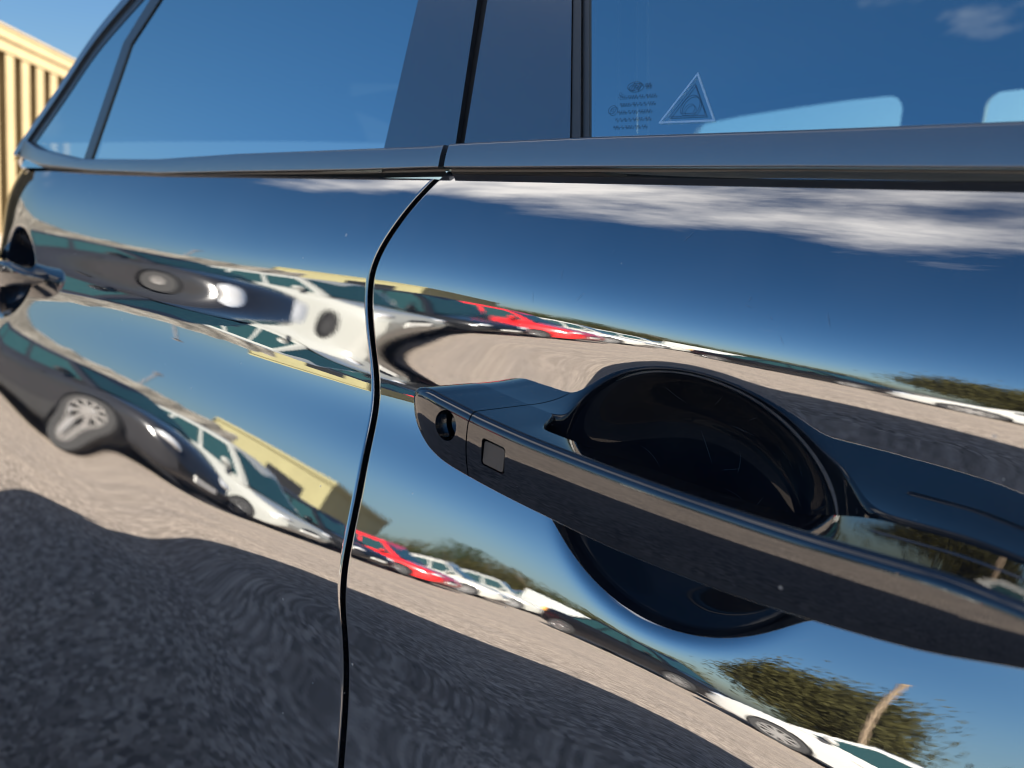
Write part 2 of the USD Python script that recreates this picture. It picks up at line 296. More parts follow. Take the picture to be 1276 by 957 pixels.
# ------------------------------------------------------------------ greenhouse, right side: flat pieces on the glass plane
def on_glass(poly, off, thick, sheet=False):
    """a shapely polygon in (x, z) laid on the glass plane, its outer face off metres inside of it"""
    g = poly
    m = trimesh.creation.extrude_polygon(g, thick, engine='earcut')      # (x, z', depth)
    v = m.vertices.copy(); n = np.array([0, -1, TUM]) / math.hypot(1, TUM)
    inner = v[:, 2]
    base = np.c_[v[:, 0], gy(v[:, 1]), v[:, 1] + Z0]
    m.vertices = base - n * (inner + off)[:, None]
    if sheet:
        m.update_faces((inner[m.faces] < 1e-9).all(1)); m.remove_unreferenced_vertices()
        if (m.face_normals[:, 1]).mean() > 0: m.invert()
        return m
    m.fix_normals(); return m
ztop_x = [-1.20, -1.171, -1.095, -1.027, -.963, -.85, -.70, -.55, -.40, -.10, .20, .45, .70, .95, 1.15]
ztop_z = [.052, .077, .143, .2055, .244, .300, .356, .400, .430, .455, .450, .420, .330, .200, .090]
from scipy.interpolate import PchipInterpolator
ztop = PchipInterpolator(ztop_x, ztop_z)
def poly_under(x0b, x0t, x1b, x1t, zb, inset=.012, n=40):
    """between two leaning uprights, under the roof line"""
    xs = np.linspace(x0t, x1t, n)
    return Polygon([(x0b, zb)] + [(x, float(ztop(x)) - inset) for x in xs] + [(x1b, zb)])
lean = -.42                                      # x per z of the pillars near the belt
def up(x_b, z_t, zb=.0625, k=lean): return x_b + k * (z_t - zb)
# outline of the whole window graphic
outl = Polygon([(x, float(ztop(x))) for x in np.linspace(-1.185, 1.12, 160)] + [(1.12, .02), (-1.185, .02)])
def slab(xb0, xb1, k0=lean, k1=lean, zb=.050, zt=.47):
    return Polygon([(xb0, zb), (up(xb0, zt, k=k0), zt), (up(xb1, zt, k=k1), zt), (xb1, zb)]).intersection(outl.buffer(-.010))
def biggest(g): return max(g.geoms, key=lambda q: q.area) if hasattr(g, 'geoms') else g
obj('pillar_trim', on_glass(biggest(slab(-.4120, -.3420, -.11, -.21)), -.0010, .004), 'pillar', car)
obj('pillar_trim', on_glass(biggest(slab(-.3345, -.2515, -.19, -.35)), -.0012, .004), 'pillar', car)
obj('pillar_gap_seal', on_glass(biggest(slab(-.3450, -.3320, -.21, -.19)), .004, .004), 'seam', car)
obj('window_seal', on_glass(biggest(slab(-.2512, -.2450, -.35, -.355)), -.0002, .006), 'rubber', car)
obj('window_seal', on_glass(biggest(slab(-.2448, -.2405, -.355, -.357)), .0016, .006), 'rubber', car)
fwin = biggest(Polygon([(-.2403, .045), (up(-.2403, .47, k=-.357), .47), (.62, .47), (1.05, .045)]).intersection(outl.buffer(-.016)))
front_window = obj('front_window', on_glass(fwin, .003, .0034, True), 'glass', car)
DIVB = (-.9216, .057); DIVK = (-.912, .186); DIVT = (-.8705, .2307); DIVU = (-.78, .33)
rwin = biggest(Polygon([(-.9225, .045), DIVK, DIVT, DIVU, (-.70, .47), (up(-.4122, .47, k=-.11), .47), (-.4105, .045)]).intersection(outl.buffer(-.014)))
obj('rear_window', on_glass(rwin, .0008, .0034, True), 'privacy', car)
dv = Polygon([(-.9440, .045), (-.9350, .190), (-.8960, .2360), (-.81, .33), DIVU, DIVT, DIVK, (-.9228, .045)]).intersection(outl.buffer(-.012))
obj('window_divider', on_glass(biggest(dv), -.0008, .006), 'rubber', car)
qwin = Polygon([(-1.2, .045), (-1.2, .40), (-.84, .40), (-.815, .33), (-.897, .2370), (-.936, .190), (-.9445, .045)]).intersection(outl.buffer(-.0265))
obj('quarter_window', on_glass(biggest(qwin), .0012, .0034, True), 'privacy', car)
ring = outl.buffer(.002).difference(outl.buffer(-.0245)).intersection(sbox(-1.3, .062, 1.2, .6))
obj('window_frame_seal', on_glass(biggest(ring), .0005, .006), 'rubber', car)
ring2 = outl.buffer(.006).difference(outl.buffer(-.0085)).intersection(sbox(-1.3, .062, 1.2, .6))
obj('window_surround_moulding', on_glass(biggest(ring2), -.003, .004), 'satin', car)
# roof shell with windscreen and tailgate glass
YM = 1.774
def ztop_left(x): return max(float(ztop(x)) + .02, float(np.interp(x, [-1.22, -1.12, -1.04, -.913, -.764, -.522, -.35, -.1, .2, .45], [.20, .40, .432, .450, .464, .478, .482, .484, .475, .44])))
def shell_section(x):
    zt, zl = float(ztop(x)), ztop_left(x); y0, yl = gy(zt), YM - gy(zl)
    a = [(y0 + .002, zt + .002), (y0 + .006, zt + .012), (y0 + .016, zt + .022), (y0 + .035, zt + .032)]
    b = [(yl - .035, zl + .032), (yl - .016, zl + .022), (yl - .006, zl + .012), (yl - .002, zl + .002)]
    mid = [(y0 + .035 + (yl - y0 - .07) * t, zt + .032 + (zl - zt) * t + .035 * math.sin(math.pi * t)) for t in np.linspace(0, 1, 16)[1:-1]]
    p = np.array(a + mid + b); return np.c_[np.full(len(p), x), p[:, 0], p[:, 1] + Z0]
obj('tailgate_glass', sweep(np.linspace(-1.20, -.95, 14), shell_section), 'black_paint', car, smooth=60)
obj('roof', sweep(np.linspace(-.95, .46, 40), shell_section), 'black_paint', car, smooth=60)
obj('windscreen', sweep(np.linspace(.46, 1.15, 16), shell_section), 'dark_glass', car, smooth=60)

# ------------------------------------------------------------------ left side, bonnet, tail, underside: what closes the car
xs = np.linspace(-2.0, 2.05, 110); zs = np.linspace(-.70, .05, 60)
X, Z = np.meshgrid(xs, zs); Yl = SKIN.ev(np.full_like(X, -.45), Z) + np.where(X < -1.0, .55 * (X + 1.0) ** 2, 0) + np.where(X > .5, .05 * (X - .5) ** 2, 0)
m = grid(np.stack([X, YM - Yl, Z + Z0], -1), flip=True); cen = m.triangles_center
for ax in (-1.42, 1.32):
    m.update_faces((m.triangles_center[:, 0] - ax) ** 2 + (m.triangles_center[:, 2] - .33) ** 2 > .36 ** 2)
m.remove_unreferenced_vertices(); obj('left_body_side', m, 'black_paint', car, smooth=60)
def rounded(poly, r): return poly.buffer(-r).buffer(r)
left_out = Polygon([(x, ztop_left(x)) for x in np.linspace(-1.19, 1.12, 90)] + [(1.12, .045), (-1.185, .045)])
lw_r = rounded(Polygon([(-.53, .07), (-.522, .452), (-.648, .446), (-.764, .4365), (-.913, .422), (-1.04, .405), (-1.12, .25), (-1.13, .07)]), .03).intersection(left_out.buffer(-.012))
lw_f = rounded(Polygon([(-.372, .07), (-.356, .446), (-.10, .462), (.20, .446), (.42, .415), (.80, .26), (.90, .07)]), .03).intersection(left_out.buffer(-.012))
def on_left(poly, off, thick, sheet=False):
    mm = on_glass(poly, off, thick, sheet); mm.vertices[:, 1] = YM - mm.vertices[:, 1]; mm.invert(); return mm
obj('left_window_frame', on_left(biggest(left_out.difference(lw_r.buffer(.0)).difference(lw_f)), .0, .03), 'interior', car)
obj('left_window', on_left(biggest(lw_r.buffer(.008)), .008, .0034, True), 'left_glass', car)
obj('left_window', on_left(biggest(lw_f.buffer(.008)), .008, .0034, True), 'left_glass', car)
def deck(x0, x1, z0, z1, n=14, crown=.04):
    def sec(x):
        s = (x - x0) / (x1 - x0); zz_ = z0 + (z1 - z0) * s ** 1.6
        ye = float(skin(x, .04)); t = np.linspace(0, 1, 17); y = ye + (YM - 2 * ye) * t
        return np.c_[np.full(17, x), y, Z0 + zz_ + crown * np.sin(math.pi * t) ** .7]
    return sweep(np.linspace(x0, x1, n), sec)
obj('bonnet', deck(1.12, 2.05, .055, -.14), 'black_paint', car, smooth=60)
obj('tailgate', deck(-1.19, -2.0, .06, -.03, crown=.05), 'black_paint', car, smooth=60)
def bumper(x, sgn):
    yy = np.linspace(float(skin(x, -.2)), YM - float(skin(x, -.2)), 21); zz_ = np.linspace(-.72, -.02, 9)
    Yg, Zg = np.meshgrid(yy, zz_); Xg = x + sgn * (.16 * np.cos((Yg - YM / 2) / YM * math.pi) * np.cos((Zg + .4) * 2.2))
    return grid(np.stack([Xg, Yg, Zg + Z0], -1))
obj('rear_bumper', bumper(-2.0, -1), 'black_paint', car, smooth=60)
obj('front_bumper', bumper(2.05, 1), 'black_paint', car, smooth=60)
obj('underbody', cat([bx(-1.9, 1.95, .20, YM - .20, .19, .50), bx(-1.0, .95, .12, YM - .12, .50, .62)]), 'interior', car)
hl = lambda x: shell_section(x) * [1, 1, 1] + [0, 0, -.014]
obj('headliner', sweep(np.linspace(-1.10, .50, 30), hl), 'interior', car, smooth=60)
obj('left_door_lining', bx(-1.2, 1.1, YM - .10, YM - .09, .50, .985), 'interior', car)
obj('dashboard', bx(.75, 1.15, .20, YM - .20, .62, .98), 'interior', car)
obj('parcel_shelf', bx(-1.75, -1.05, .25, YM - .25, .62, .94), 'interior', car)
def seat(x, y):
    s = to_manifold(bx(x - .28, x + .22, y - .24, y + .24, .62, .74)) + to_manifold(bx(x - .40, x - .27, y - .22, y + .22, .70, .99))
    mm = s.to_mesh(); return trimesh.Trimesh(mm.vert_properties[:, :3], mm.tri_verts)
for y in (.48, YM - .48): obj('seat', seat(.05, y), 'interior', car, smooth=40)
obj('rear_seat', cat([bx(-1.0, -.5, .28, YM - .28, .62, .74), bx(-1.06, -.92, .28, YM - .28, .70, .98)]), 'interior', car)
def inner_strip(x0, x1, d):
    p = slab(x0, x1, -.355, -.355, .03); return on_glass(biggest(p), d, .003)
obj('inner_pillar_trim', inner_strip(-.2395, -.2250, .016), 'inner_trim', car)
obj('seat_belt', inner_strip(-.2155, -.2100, .024), 'inner_trim', car)
obj('inner_pillar_edge', inner_strip(-.2250, -.2160, .020), 'interior', car)
def wheel(parent, x, y, z, r, w, out, spokes=10, rim='alloy'):
    """out = -1 or 1: side that faces outward along y"""
    prof = np.array([[r * .66, -w / 2], [r * .94, -w / 2], [r, -w / 2 + .03], [r, w / 2 - .03], [r * .94, w / 2], [r * .66, w / 2]])
    ty = trimesh.creation.revolve(prof, sections=36); ty.apply_transform(trimesh.transformations.rotation_matrix(math.pi / 2, [1, 0, 0])); ty.apply_translation([x, y, z])
    wp = obj('wheel', ty, 'tyre', parent, smooth=40)
    ms = [cyl(r * .15, .04, [x, y + out * (w / 2 - .02), z])]
    for k in range(spokes):
        a = k * 2 * math.pi / spokes; b = bx(r * .1, r * .66, -.015, .015, -r * .075, r * .075)
        b.apply_transform(trimesh.transformations.rotation_matrix(a, [0, 1, 0])); b.apply_translation([x, y + out * (w / 2 - .025), z]); ms.append(b)
    rr = trimesh.creation.annulus(r * .60, r * .68, .03, sections=32); rr.apply_transform(trimesh.transformations.rotation_matrix(math.pi / 2, [1, 0, 0])); rr.apply_translation([x, y + out * (w / 2 - .015), z]); ms.append(rr)
    obj('rim', cat(ms), rim, wp, smooth=30)
    obj('wheel_hub', cyl(r * .6, .02, [x, y - out * .02, z]), 'car_dark', wp)
for x in (-1.42, 1.32):
    for y, o in ((.27, -1), (YM - .27, 1)): wheel(car, x, y, .33, .33, .21, o, 10)

# ------------------------------------------------------------------ door handles
HX = [-.2885, -.287, -.284, -.280, -.274, -.262, -.237, -.195, -.1425, -.124, -.075, -.039, -.021, -.010, .002, .014, .022]
HT = [-.0790, -.0762, -.0742, -.0733, -.0728, -.0742, -.0774, -.0812, -.0838, -.0844, -.0851, -.0848, -.0862, -.0880, -.0905, -.0935, -.0985]
HBX = [-.2885, -.287, -.284, -.280, -.275, -.2685, -.258, -.237, -.195, -.1425, -.11, -.075, -.039, -.010, .010, .022]
HB = [-.0800, -.0840, -.0892, -.0950, -.1000, -.1045, -.1082, -.1113, -.1152, -.1184, -.1184, -.1166, -.1135, -.1085, -.1060, -.1010]
HO = PchipInterpolator([-.2885, -.286, -.280, -.27, -.25, -.20, -.14, -.08, -.04, -.015, .005, .022], [-.0345, -.0395, -.0430, -.0448, -.0458, -.0468, -.0470, -.0460, -.0440, -.0405, -.0335, -.018])
ht, hb = PchipInterpolator(HX, HT), PchipInterpolator(HBX, HB)
def yback(x): return .006 - .030 * sstep(-.2310, -.2040, x) + .028 * sstep(-.101, -.056, x)
def handle_section(x, hole=True):
    zt, zb, yo = float(ht(x)), float(hb(x)), float(HO(x)); yb = float(yback(x)); H = zt - zb
    if yb - yo < .004: yb = yo + .004
    r1 = min(.0052, H * .3); r2 = min(.0030, H * .2)
    s = np.linspace(r1 / H * .9, 1 - r2 / H, 14)
    fy = lambda s: yo + .0100 * (s - .33) ** 2 * (H / .034)
    front = np.stack([fy(s), zt - H * s], -1)
    zs_top = -.0005
    topf = arc(fy(.1) + r1 * 1.05, zt - r1, r1, 100, 176, 10)
    bot = arc(fy(1 - r2 / H) + r2 * .97, zb + r2, r2, 190, 285, 8)
    rb = .0035
    back_b = arc(yb - rb, zb + rb + .002, rb, 280, 360, 5)
    back_t = arc(yb - rb, zt - rb + zs_top * min(1, (yb - yo) / .03), rb, 0, 85, 5)
    p = np.vstack([topf, front, bot, back_b, back_t])
    return np.c_[np.full(len(p), x), p[:, 0], p[:, 1] + Z0]
hxs = np.unique(np.round(np.concatenate([-.2885 + .02 * np.linspace(0, 1, 16) ** 1.6, np.linspace(-.268, .014, 140), np.linspace(.014, .022, 8)]), 6))
secs = np.stack([handle_section(x) for x in hxs]); ns, kk = secs.shape[:2]
idx = np.arange(ns * kk).reshape(ns, kk); nx = np.roll(idx, -1, axis=1)
q = np.stack([idx[:-1], nx[:-1], nx[1:], idx[1:]], -1).reshape(-1, 4)
V = np.vstack([secs.reshape(-1, 3), secs[0].mean(0), secs[-1].mean(0)])
F = np.vstack([q[:, [0, 1, 2]], q[:, [0, 2, 3]], np.c_[nx[0], idx[0], np.full(kk, ns * kk)], np.c_[idx[-1], nx[-1], np.full(kk, ns * kk + 1)]])
hm = trimesh.Trimesh(V, F, process=False)
if hm.volume < 0: hm.invert()
H = to_manifold(hm)
GX = -.2390
def half(mf, x, side):                            # side +1 keeps the part with larger x
    return mf.trim_by_plane([side, 0, 0], side * x)
cap_m = half(H, GX - .0004, -1); grip_m = half(H, GX + .0004, 1)
KX, KZ = -.2545, -.0875
hole = to_manifold(cyl(.0078, .030, [KX, -.040, KZ + Z0], n=48))
cap_m = cap_m - hole
bxx, bz = -.2208, -.0946
pad_cut = to_manifold(bx(bxx - .0073, bxx + .0073, -.060, -.0410, bz - .0066 + Z0, bz + .0066 + Z0)).rotate([0, 0, 0])
def rrect(cx, cz, w, h, r, y0, y1, skew=-.10):
    p = sbox(-w / 2, -h / 2, w / 2, h / 2).buffer(-r).buffer(r, quad_segs=6)
    mm = trimesh.creation.extrude_polygon(p, y1 - y0, engine='earcut'); v = mm.vertices.copy()
    mm.vertices = np.c_[v[:, 0] + cx, y0 + v[:, 2], v[:, 1] + skew * v[:, 0] + cz + Z0]
    if mm.volume < 0: mm.invert()
    return mm
grip_m = grip_m - to_manifold(rrect(bxx, bz, .0154, .0134, .0018, -.060, -.0415))
gp = [manifold3d.Manifold.sphere(.0017, 20).translate([x, y, float(ht(x)) + Z0 + .0006]) for x, y in ((-.0610, -.0175), (-.040, -.0165), (-.020, -.0150), (-.004, -.0130))]
for p_, q_ in zip(gp[:-1], gp[1:]): grip_m = grip_m - manifold3d.Manifold.batch_hull([p_, q_])
def tm(mf): m_ = mf.to_mesh(); return trimesh.Trimesh(m_.vert_properties[:, :3], m_.tri_verts, process=True)
handle = obj('door_handle', tm(grip_m), 'handle_paint', car, smooth=28)
tag(handle, 'black front door handle with key cap and touch pad')
obj('key_cap', tm(cap_m), 'handle_paint', handle, smooth=28)
lk = trimesh.util.concatenate([cyl(.0062, .006, [KX + .0004, -.0325, KZ + Z0], n=40), bx(KX - .0006, KX + .0006, -.0362, -.0350, KZ - .0035 + Z0, KZ + .0035 + Z0)])
obj('lock_cylinder', lk, 'chrome', handle, smooth=40)
obj('lock_recess', cat([cyl(.0079, .004, [KX, -.0265, KZ + Z0], n=40)]), 'seam', handle, smooth=40)
obj('touch_pad', rrect(bxx - .0004, bz - .0003, .0132, .0112, .0014, -.0452, -.0410), 'pad', handle, smooth=30)
# rear door handle: the same moulding one door further back, its front end
RS = half(H, GX + .0004, 1).translate([-.960, 0.006, .018])
rh = obj('door_handle', tm(RS), 'handle_paint', car, smooth=28); tag(rh, 'black rear door handle further along the car')
obj('key_cap', tm(half(H, GX - .0004, -1).translate([-.960, .006, .018])), 'handle_paint', rh, smooth=28)

# ------------------------------------------------------------------ marks printed on the front window
nrm = np.array([0, -1, TUM]) / math.hypot(1, TUM)
def glass_frame(x, z, off=.0008):
    e1 = np.array([1, 0, 0.0]); e2 = np.array([0, TUM, 1.0]); e2 /= np.linalg.norm(e2)
    o = np.array([x, gy(z), z + Z0]) - nrm * (.003 - off)
    return o, e1, e2
def put(m2, x, z):
    o, e1, e2 = glass_frame(x, z); v = m2.vertices
    m2 = m2.copy(); m2.vertices = o + v[:, :1] * e1 + v[:, 1:2] * e2 + v[:, 2:3] * .02 * nrm; return m2
def flat(poly): return cat([trimesh.creation.extrude_polygon(g, .004, engine='earcut') for g in (poly.geoms if hasattr(poly, 'geoms') else [poly])])
from shapely.geometry import Point, LineString
from shapely import affinity
def ell(cx, cy, a, b): return affinity.scale(Point(cx, cy).buffer(1, quad_segs=24), a, b)
oval = ell(0, 0, .0047, .0027).difference(ell(0, 0, .0041, .0021))
hh = Polygon([(-.0024, -.0019), (-.0016, -.0019), (-.0001, .0019), (-.0010, .0019)]).union(Polygon([(.0012, -.0019), (.0022, -.0019), (.0030, .0019), (.0020, .0019)])).union(Polygon([(-.0018, -.0006), (.0022, .0002), (.0022, .0008), (-.0014, .0002)])).intersection(ell(0, 0, .0044, .0024))
obj('maker_oval', put(flat(oval.union(hh)), -.2262, .0927), 'print', front_window)
for t, s, x, z in (('S', .0030, -.2352, .0868), ('E', .0022, -.2371, .0795)):
    obj('glass_mark', put(meshkit.text_mesh(t, s), x, z), 'print', front_window)
obj('glass_mark_ring', put(flat(Point(0, 0).buffer(.0026).difference(Point(0, 0).buffer(.0021))), -.2363, .0806), 'print', front_window)
obj('glass_mark', put(flat(sbox(-.0020, -.0010, -.0006, .0012).union(sbox(-.0002, -.0010, .0012, .0012))), -.2180, .0927), 'print', front_window)
rng = random.Random(4); dash = []
for r_ in range(5):
    x = -.2325
    while x < -.2125:
        w = rng.choice([.0008, .0011, .0015]); dash.append(sbox(x, .0870 - r_ * .0042, x + w, .0870 - r_ * .0042 + .0013)); x += w + rng.choice([.0006, .0006, .0014])
from shapely.ops import unary_union
dd = unary_union(dash)
obj('small_print', put(affinity_m := flat(affinity.translate(dd, .2225, -.0790)), -.2225, .0790), 'print', front_window)
tri = Polygon([(-.0150, -.0118), (-.0011, .0135), (.0150, -.0118)])
t1 = tri.buffer(.0004, join_style=1).difference(tri.buffer(-.0006)); t2 = tri.buffer(-.0026).difference(tri.buffer(-.0032))
bag = ell(0, -.0040, .0052, .0062).intersection(sbox(-.01, -.0078, .01, .01)); bag = bag.difference(bag.buffer(-.0005)); b2 = ell(0, -.0056, .0030, .0032).intersection(sbox(-.01, -.0078, .01, .01)); bag = bag.union(b2.difference(b2.buffer(-.0004)))
obj('warning_triangle', put(flat(t1), -.1902, .0838), 'print_light', front_window)
obj('warning_triangle', put(flat(t2.union(bag)), -.1902, .0838), 'print', front_window)

# ------------------------------------------------------------------ ground
M['asphalt'] = usdkit.material(stage, L + 'asphalt', {
    'g': ('geometry', {}), 'v': ('voronoi_texture', {'scale': 58.0, 'randomness': 1.0}), 'n': ('noise_texture', {'scale': 1.3, 'detail': 8.0, 'roughness': 0.6}),
    'n2': ('noise_texture', {'scale': 60.0, 'detail': 5.0, 'roughness': 0.7}),
    'rv': ('rgb_ramp', {'ramp': [(0, (.05, .042, .036)), (.30, (.17, .143, .120)), (.55, (.32, .268, .224)), (.8, (.56, .475, .40)), (1, (.74, .64, .55))]}),
    'rn': ('rgb_ramp', {'ramp': [(0.25, (.80, .80, .82)), (.75, (1.15, 1.12, 1.08))]}),
    'mx': ('mix_float', {'fac': 0.38}),
    'mul': ('mix_color', {'blend_type': 'multiply', 'fac': 1.0, 'use_clamp': False}),
    'b': ('bump', {'strength': 0.9, 'distance': 0.006}), 'p': ('principled_bsdf', {'roughness': 0.9, 'ior': 1.4})},
    [('g.position', 'v.vector'), ('g.position', 'n.vector'), ('g.position', 'n2.vector'), ('v.color', 'mx.a'), ('n2.fac', 'mx.b'), ('mx.result', 'rv.fac'), ('n.fac', 'rn.fac'),
     ('rv.color', 'mul.a'), ('rn.color', 'mul.b'), ('mul.result', 'p.base_color'), ('mx.result', 'b.height'), ('b.normal', 'p.normal')], surface='p.BSDF')
gs = np.array([-600, -60, -20, 0, 20, 60, 600.0]); GXm, GYm = np.meshgrid(gs, gs)
g = obj('asphalt_ground', grid(np.stack([GXm, GYm, np.zeros_like(GXm)], -1)), 'asphalt'); tag(g, kind='structure')

# ------------------------------------------------------------------ the other cars of the car park
def other_car(name, label, loc, rotz, colour, length=4.25, width=1.78, height=1.47, style='hatch', group=None, amber=False, rough=0.22, metal=0.0):
    mat = plain('paint_' + name + f'_{len(used)}', colour, rough, metal, ior=1.5, coat=1.0 if max(colour) > .05 else .25)
    t = thing(name, label, 'van' if style == 'van' else 'car', loc, rotz, group)
    Lh, W = length / 2, width / 2
    xa_f, xa_r = Lh - .86, -Lh + .72                           # axles
    # stations: x, half width factor, sill, belt/deck height
    if style == 'van':
        st = [(-Lh, .93, .35, 1.05), (-Lh + .05, .97, .25, 1.06), (-1.0, 1, .2, 1.06), (.3, 1, .2, 1.06), (Lh - 1.25, 1, .2, 1.06), (Lh - .75, .98, .2, 1.02), (Lh - .3, .93, .22, .90), (Lh - .06, .84, .3, .74), (Lh, .78, .38, .62)]
    elif style == 'saloon':
        st = [(-Lh, .80, .42, .72), (-Lh + .06, .86, .30, .88), (-Lh + .4, .94, .22, .98), (-Lh + .95, .99, .18, .97), (-.4, 1, .18, .93), (.4, 1, .18, .92), (Lh - 1.25, .99, .18, .92), (Lh - .75, .97, .18, .84), (Lh - .3, .90, .2, .74), (Lh - .07, .80, .28, .62), (Lh, .70, .36, .52)]
    else:
        st = [(-Lh, .82, .42, .78), (-Lh + .06, .88, .30, .95), (-Lh + .4, .95, .22, .99), (-Lh + .95, .99, .18, .97), (-.4, 1, .18, .94), (.4, 1, .18, .93), (Lh - 1.15, .99, .18, .93), (Lh - .7, .97, .18, .86), (Lh - .28, .90, .2, .76), (Lh - .07, .80, .28, .63), (Lh, .70, .36, .52)]
    sa = np.array(st); xs_ = np.linspace(-Lh, Lh, 46)
    fw, fs, fb = (PchipInterpolator(sa[:, 0], sa[:, i]) for i in (1, 2, 3))
    def sec(x):
        w, s, b = W * float(fw(x)), float(fs(x)), float(fb(x)); m_ = (s + b) / 2
        h = [(w * .90, s), (w * .965, s + .04), (w * .975, s + .12), (w * .99, m_ - .05), (w * 1.0, m_ + .08), (w * .985, b - .16), (w * .975, b - .13), (w * .93, b - .02), (w * .86, b), (w * .5, b + .025), (0, b + .035)]
        a = np.array(h); bb = a[:-1][::-1] * [-1, 1]; a = np.vstack([a, bb, [[-w * .5, s], [w * .5, s]]]); return np.c_[np.full(len(a), x), a]
    S = np.stack([sec(x) for x in xs_]); n_, k_ = S.shape[:2]; ix = np.arange(n_ * k_).reshape(n_, k_); nx_ = np.roll(ix, -1, axis=1)
    qq = np.stack([ix[:-1], nx_[:-1], nx_[1:], ix[1:]], -1).reshape(-1, 4)
    Vv = np.vstack([S.reshape(-1, 3), S[0].mean(0), S[-1].mean(0)])
    Ff = np.vstack([qq[:, [0, 1, 2]], qq[:, [0, 2, 3]], np.c_[nx_[0], ix[0], np.full(k_, n_ * k_)], np.c_[ix[-1], nx_[-1], np.full(k_, n_ * k_ + 1)]])
    body = trimesh.Trimesh(Vv, Ff, process=False)
    if body.volume < 0: body.invert()
    bm = to_manifold(body)
    for xa in (xa_f, xa_r): bm = bm - to_manifold(cyl(.355, width * 1.3, [xa, 0, .32], n=30)) .trim_by_plane([0, 0, 1], -.1)
    obj('body', tm(bm), mat, t, smooth=32)
    obj('underside', bx(-Lh + .25, Lh - .25, -W * .8, W * .8, .20, .62), 'car_dark', t)
    # cabin
    if style == 'van': cab = dict(b0=-Lh + .02, t0=-Lh + .10, t1=Lh - 1.55, b1=Lh - .72, zt=height)
    elif style == 'saloon': cab = dict(b0=-Lh + .62, t0=-Lh + 1.35, t1=.35, b1=Lh - 1.05, zt=height)
    else: cab = dict(b0=-Lh + .12, t0=-Lh + .62, t1=.40, b1=Lh - .95, zt=height)
    zb_ = float(fb(0)) - .03; zt_ = cab['zt'] - .06; wb, wt = W * .94, W * (.90 if style == 'van' else .74)
    xb0, xt0, xt1, xb1 = cab['b0'], cab['t0'], cab['t1'], cab['b1']
    def cpt(s, f, side):      # s 0..1 along, f 0..1 up
        xb = xb0 + (xb1 - xb0) * s; xt = xt0 + (xt1 - xt0) * s
        w = wb + (wt - wb) * f
        return [xb + (xt - xb) * f, side * w, zb_ + (zt_ - zb_) * f + .03 * math.sin(math.pi * s) * f]
    ss = np.linspace(0, 1, 15); rows_ = []
    prof = [(f, 1) for f in (0, .35, .7, 1)]
    pts = []
    for s in ss:
        l = [cpt(s, f, 1) for f in (0, .35, .7, .95)]
        x, y, z = cpt(s, 1, 1); ht_ = .045
        l += [[x, y * .95, z + .012], [x, y * .8, z + .03], [x, 0, z + ht_], [x, -y * .8, z + .03], [x, -y * .95, z + .012]]
        l += [cpt(s, f, -1) for f in (.95, .7, .35, 0)]
        pts.append(l)
    C_ = np.array(pts); n_, k_ = C_.shape[:2]
    gm = grid(C_)
    caps = []
    for e in (0, -1):
        c_ = C_[e].mean(0); caps.append(trimesh.Trimesh(np.vstack([C_[e], c_]), [[i, i + 1, k_] for i in range(k_ - 1)], process=False))
    cabm = cat([gm] + caps); cabm.merge_vertices(); cabm.fix_normals()
    obj('cabin', cabm, mat, t, smooth=35)
    # windows: panels standing 6 mm proud of the cabin
    cuts = [(.07, .33), (.37, .64), (.67, .95)] if style != 'van' else [(.72, .96)]
    for side in (1, -1):
        for s0, s1 in cuts:
            f0, f1 = .10, .86
            P4 = []
            for (s, f) in [(s0, f0), (s1 - .0, f0), (s1 - .0, f1), (s0, f1)]:
                p = cpt(s, f, side); p[1] += side * .006; P4.append(p)
            qd = quad(*P4) if side < 0 else quad(*P4[::-1]); obj('side_window', qd, 'car_glass', t)
    for s, sg, nm in ((1, 1, 'windscreen'), (0, -1, 'rear_screen')):
        P4 = []
        for side, f in ((1, .10), (-1, .10), (-1, .92), (1, .92)):
            p = cpt(s, f, side * .90); p[0] += sg * .012; p[2] += .006; P4.append(p)
        qd = quad(*P4) if sg > 0 else quad(*P4[::-1])
        if not (style == 'van' and sg < 0): obj(nm, qd, 'car_glass', t)
    # wheels, lamps, grille, plates, mirrors, door lines, handles
    for xa in (xa_f, xa_r):
        for side in (1, -1): wheel(t, xa, side * (W - .10), .32, .32, .20, side, 9)
    for side in (1, -1):
        e = trimesh.creation.icosphere(2, 1.0); e.apply_scale([.16, .17, .075]); e.apply_translation([Lh - .20, side * W * .66, .66]); obj('headlight', e, 'lamp_clear', t, smooth=True)
        e = trimesh.creation.icosphere(2, 1.0); e.apply_scale([.07, .13, .11 if style != 'van' else .25]); e.apply_translation([-Lh + .05, side * W * .72, .80]); obj('tail_light', e, 'lamp_amber' if amber else 'lamp_red', t, smooth=True)
        e = trimesh.creation.icosphere(2, 1.0); e.apply_scale([.07, .11, .07]); e.apply_translation([xb1 - .42, side * (W + .07), zb_ + .12]); obj('mirror', e, mat, t, smooth=True)
        for xh in (-.55, .45):
            obj('handle', bx(xh - .09, xh + .09, side * W * 1.0 - .012, side * W * 1.0 + .02, .76, .785), mat, t)
        obj('sill', bx(xa_r + .36, xa_f - .36, side * (W - .07) - .02, side * (W - .045) + .02, .17, .27), 'car_dark', t)
    g_ = trimesh.creation.icosphere(2, 1.0); g_.apply_scale([.06, W * .52, .10]); g_.apply_translation([Lh - .045, 0, .50]); obj('grille', g_, 'car_dark', t, smooth=True)
    obj('number_plate', bx(Lh + .004, Lh + .022, -.26, .26, .40, .51), 'plate_white', t)
    obj('number_plate', bx(-Lh - .022, -Lh - .004, -.26, .26, .58, .69), 'plate', t)
    return t
row = 'cars parked side by side across the car park'
